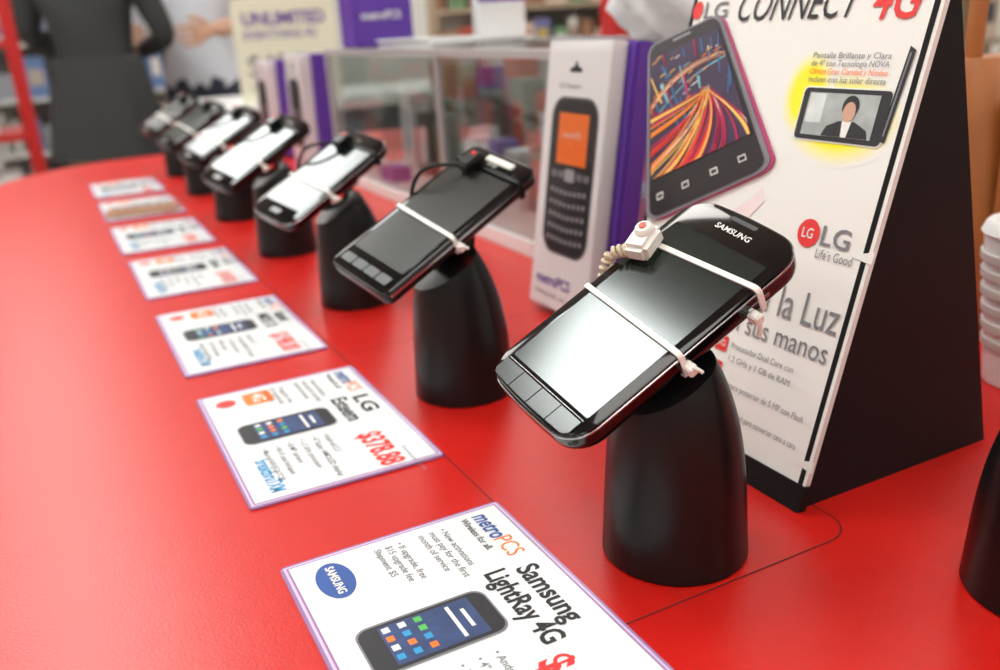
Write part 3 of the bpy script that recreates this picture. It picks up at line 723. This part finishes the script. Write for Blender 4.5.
def person(loc,rz,shirt,legs,shoe,hem,sleeve_skin,armL,armR,long_hair,h=1.7):
    g=group('standing_person',M=Matrix.Translation(loc)@Matrix.Rotation(rz,4,'Z'))
    s=h/1.72
    V=[(0,0,.95),(0,0,1.08),(0,-.01,1.22),(0,0,1.36),(0,.0,1.44),(0,-.005,1.50),
       (.09,0,.90),(.095,-.01,.50),(.10,.01,.10),(.105,-.09,.045),
       (-.09,0,.90),(-.095,-.01,.50),(-.10,.01,.10),(-.105,-.09,.045),
       (.165,0,1.40),armL[0],armL[1],(-.165,0,1.40),armR[0],armR[1]]
    E_=[(0,1),(1,2),(2,3),(3,4),(4,5),(0,6),(6,7),(7,8),(8,9),(0,10),(10,11),(11,12),(12,13),(3,14),(14,15),(15,16),(3,17),(17,18),(18,19)]
    R=[(.155,.11),(.13,.10),(.145,.11),(.13,.095),(.06,.055),(.052,.052),
       .095,.062,.042,.038,.095,.062,.042,.038,.060,.043,.029,.060,.043,.029]
    V=[Vector(v)*s for v in V]; R=[tuple(q*s for q in r) if isinstance(r,tuple) else r*s for r in R]
    def asg(c):
        z=c.z/s
        if z>1.46: return 1
        if z<.07: return 3
        if sleeve_skin:
            for e,w in (armL,armR):
                e=Vector(e)*s;w=Vector(w)*s; t=(c-e).dot(w-e)/(w-e).length_squared
                if .15<t<1.3 and (c-(e+(w-e)*min(t,1))).length<.06*s: return 1
        if z<hem and abs(c.x/s)<.25: return 2
        return 0
    skinmesh('body',V,E_,R,0,[shirt,SKIN,legs,shoe],asg,g)
    if hem<.93:
        rings=[]
        for k in range(9):
            t=k/8; z=1.12+(hem-1.12)*t; rx=(.15+.065*t)*s; ry=(.12+.05*t)*s
            rings.append([((rx+.006*math.sin(9*a))*math.cos(a),(ry+.006*math.sin(9*a))*math.sin(a),z*s) for a in [2*math.pi*i/40 for i in range(40)]])
        loft('tunic_hem',rings,shirt,g,ang=80)
    hd=[]
    for z,rx,ry,cy in ((1.50,.035,.04,-.03),(1.515,.05,.065,-.015),(1.545,.062,.085,-.005),(1.58,.07,.093,0),(1.62,.075,.096,.004),(1.66,.072,.092,.006),(1.695,.055,.07,.006),(1.715,.03,.04,.006),(1.72,.008,.01,.006)):
        hd.append([(rx*math.cos(a)*s,(cy+ry*math.sin(a))*s,z*s) for a in [2*math.pi*i/24 for i in range(24)]])
    loft('head',hd,SKIN,g,ang=80)
    hr=[]
    zb=1.40 if long_hair else 1.57
    for z,k in ((zb,1.04),(zb+.07,1.1),(1.62 if long_hair else 1.65,1.12),(1.67,1.13),(1.705,1.15),(1.73,.9),(1.738,.15)):
        rx=.078*k*(1 if z<1.69 else .75); ry=.095*k*(1 if z<1.69 else .75)
        r=[]
        for i in range(24):
            a=2*math.pi*i/24; yy=ry*math.sin(a)
            if z<1.66: yy=max(yy,-.02)
            r.append((rx*math.cos(a)*s,(yy+.012)*s,z*s))
        hr.append(r)
    loft('hair',hr,HAIR,g,ang=80)
    loft('nose',[[(x*s,y*s,z*s) for x,y,z in r] for r in (((-.012,-.088,1.565),(.012,-.088,1.565),(.010,-.112,1.568),(-.010,-.112,1.568)),((-.006,-.088,1.61),(.006,-.088,1.61),(.004,-.096,1.61),(-.004,-.096,1.61)))],SKIN,g,ang=80)
    flat('mouth',disc(0,0,.022*s,.006*s,16),0,mat('lips',(.45,.14,.12),.5,noise=.05),g,frame((0,-.0905*s,1.545*s),(1,0,0),(0,0,1)))
    for sx in (-1,1):
        bm=bmesh.new(); bmesh.ops.create_uvsphere(bm,u_segments=12,v_segments=8,radius=.011*s)
        finish(bm,'eye_%s'%('l' if sx<0 else 'r'),mat('eye',(.05,.04,.04),.2,noise=.1),g,T(sx*.03*s,-.084*s,1.615*s))
        bm=bmesh.new(); bmesh.ops.create_uvsphere(bm,u_segments=12,v_segments=8,radius=.026*s)
        finish(bm,'ear_%s'%('l' if sx<0 else 'r'),SKIN,g,T(sx*.076*s,.005*s,1.595*s)@Matrix.Diagonal((.35,.7,1.1,1)))
    for nm,(e,w) in (('hand_left',armL),('hand_right',armR)):
        e=Vector(e)*s;w=Vector(w)*s
        hand(g,nm,w,(w-e),(0,0,1),s=s)
    return g
DRESS=mat('dark_grey_dress',(.030,.031,.032),.85,noise=.15,nscale=60); TAN=mat('tan_trousers',(.35,.27,.20),.8,noise=.05); SHOE=mat('black_shoe',(.01,.01,.01),.4,noise=.05)
SHIRT=mat('white_shirt',(.66,.68,.74),.8,noise=.06,nscale=20); NAVY=mat('navy_trousers',(.03,.035,.06),.8,noise=.1)
person((.225,3.45,0),2.75,DRESS,TAN,SHOE,.78,False,((.225,-.02,1.19),(.09,-.19,1.16)),((-.245,-.03,1.17),(-.09,-.20,1.12)),True,1.68)
person((.62,3.68,0),-.5,SHIRT,NAVY,SHOE,.95,True,((.24,-.03,1.16),(.13,-.25,1.13)),((-.23,-.03,1.15),(-.17,-.26,1.07)),False,1.76)

# ------------------------------------------------------------ world, camera
w=bpy.data.worlds.new('World'); sc.world=w; w.use_nodes=True
w.node_tree.nodes['Background'].inputs[0].default_value=(.9,.95,1,1); w.node_tree.nodes['Background'].inputs[1].default_value=.6
R=np.array([[0.88669,-0.20045,0.41666],[-0.45908,-0.27449,0.84492],[-0.05499,-0.94046,-0.33541]])
r=Vector(R[:,0]);u=-Vector(R[:,1]);b=-Vector(R[:,2])
cd=bpy.data.cameras.new('camera'); co=bpy.data.objects.new('camera',cd); sc.collection.objects.link(co)
co.matrix_world=Matrix(((r.x,u.x,b.x,0),(r.y,u.y,b.y,0),(r.z,u.z,b.z,CT+H),(0,0,0,1)))
cd.sensor_width=36; cd.lens=883.4*36/1000; cd.clip_start=.01; cd.clip_end=50
cd.dof.use_dof=True; cd.dof.focus_distance=.385; cd.dof.aperture_fstop=7.0
sc.camera=co
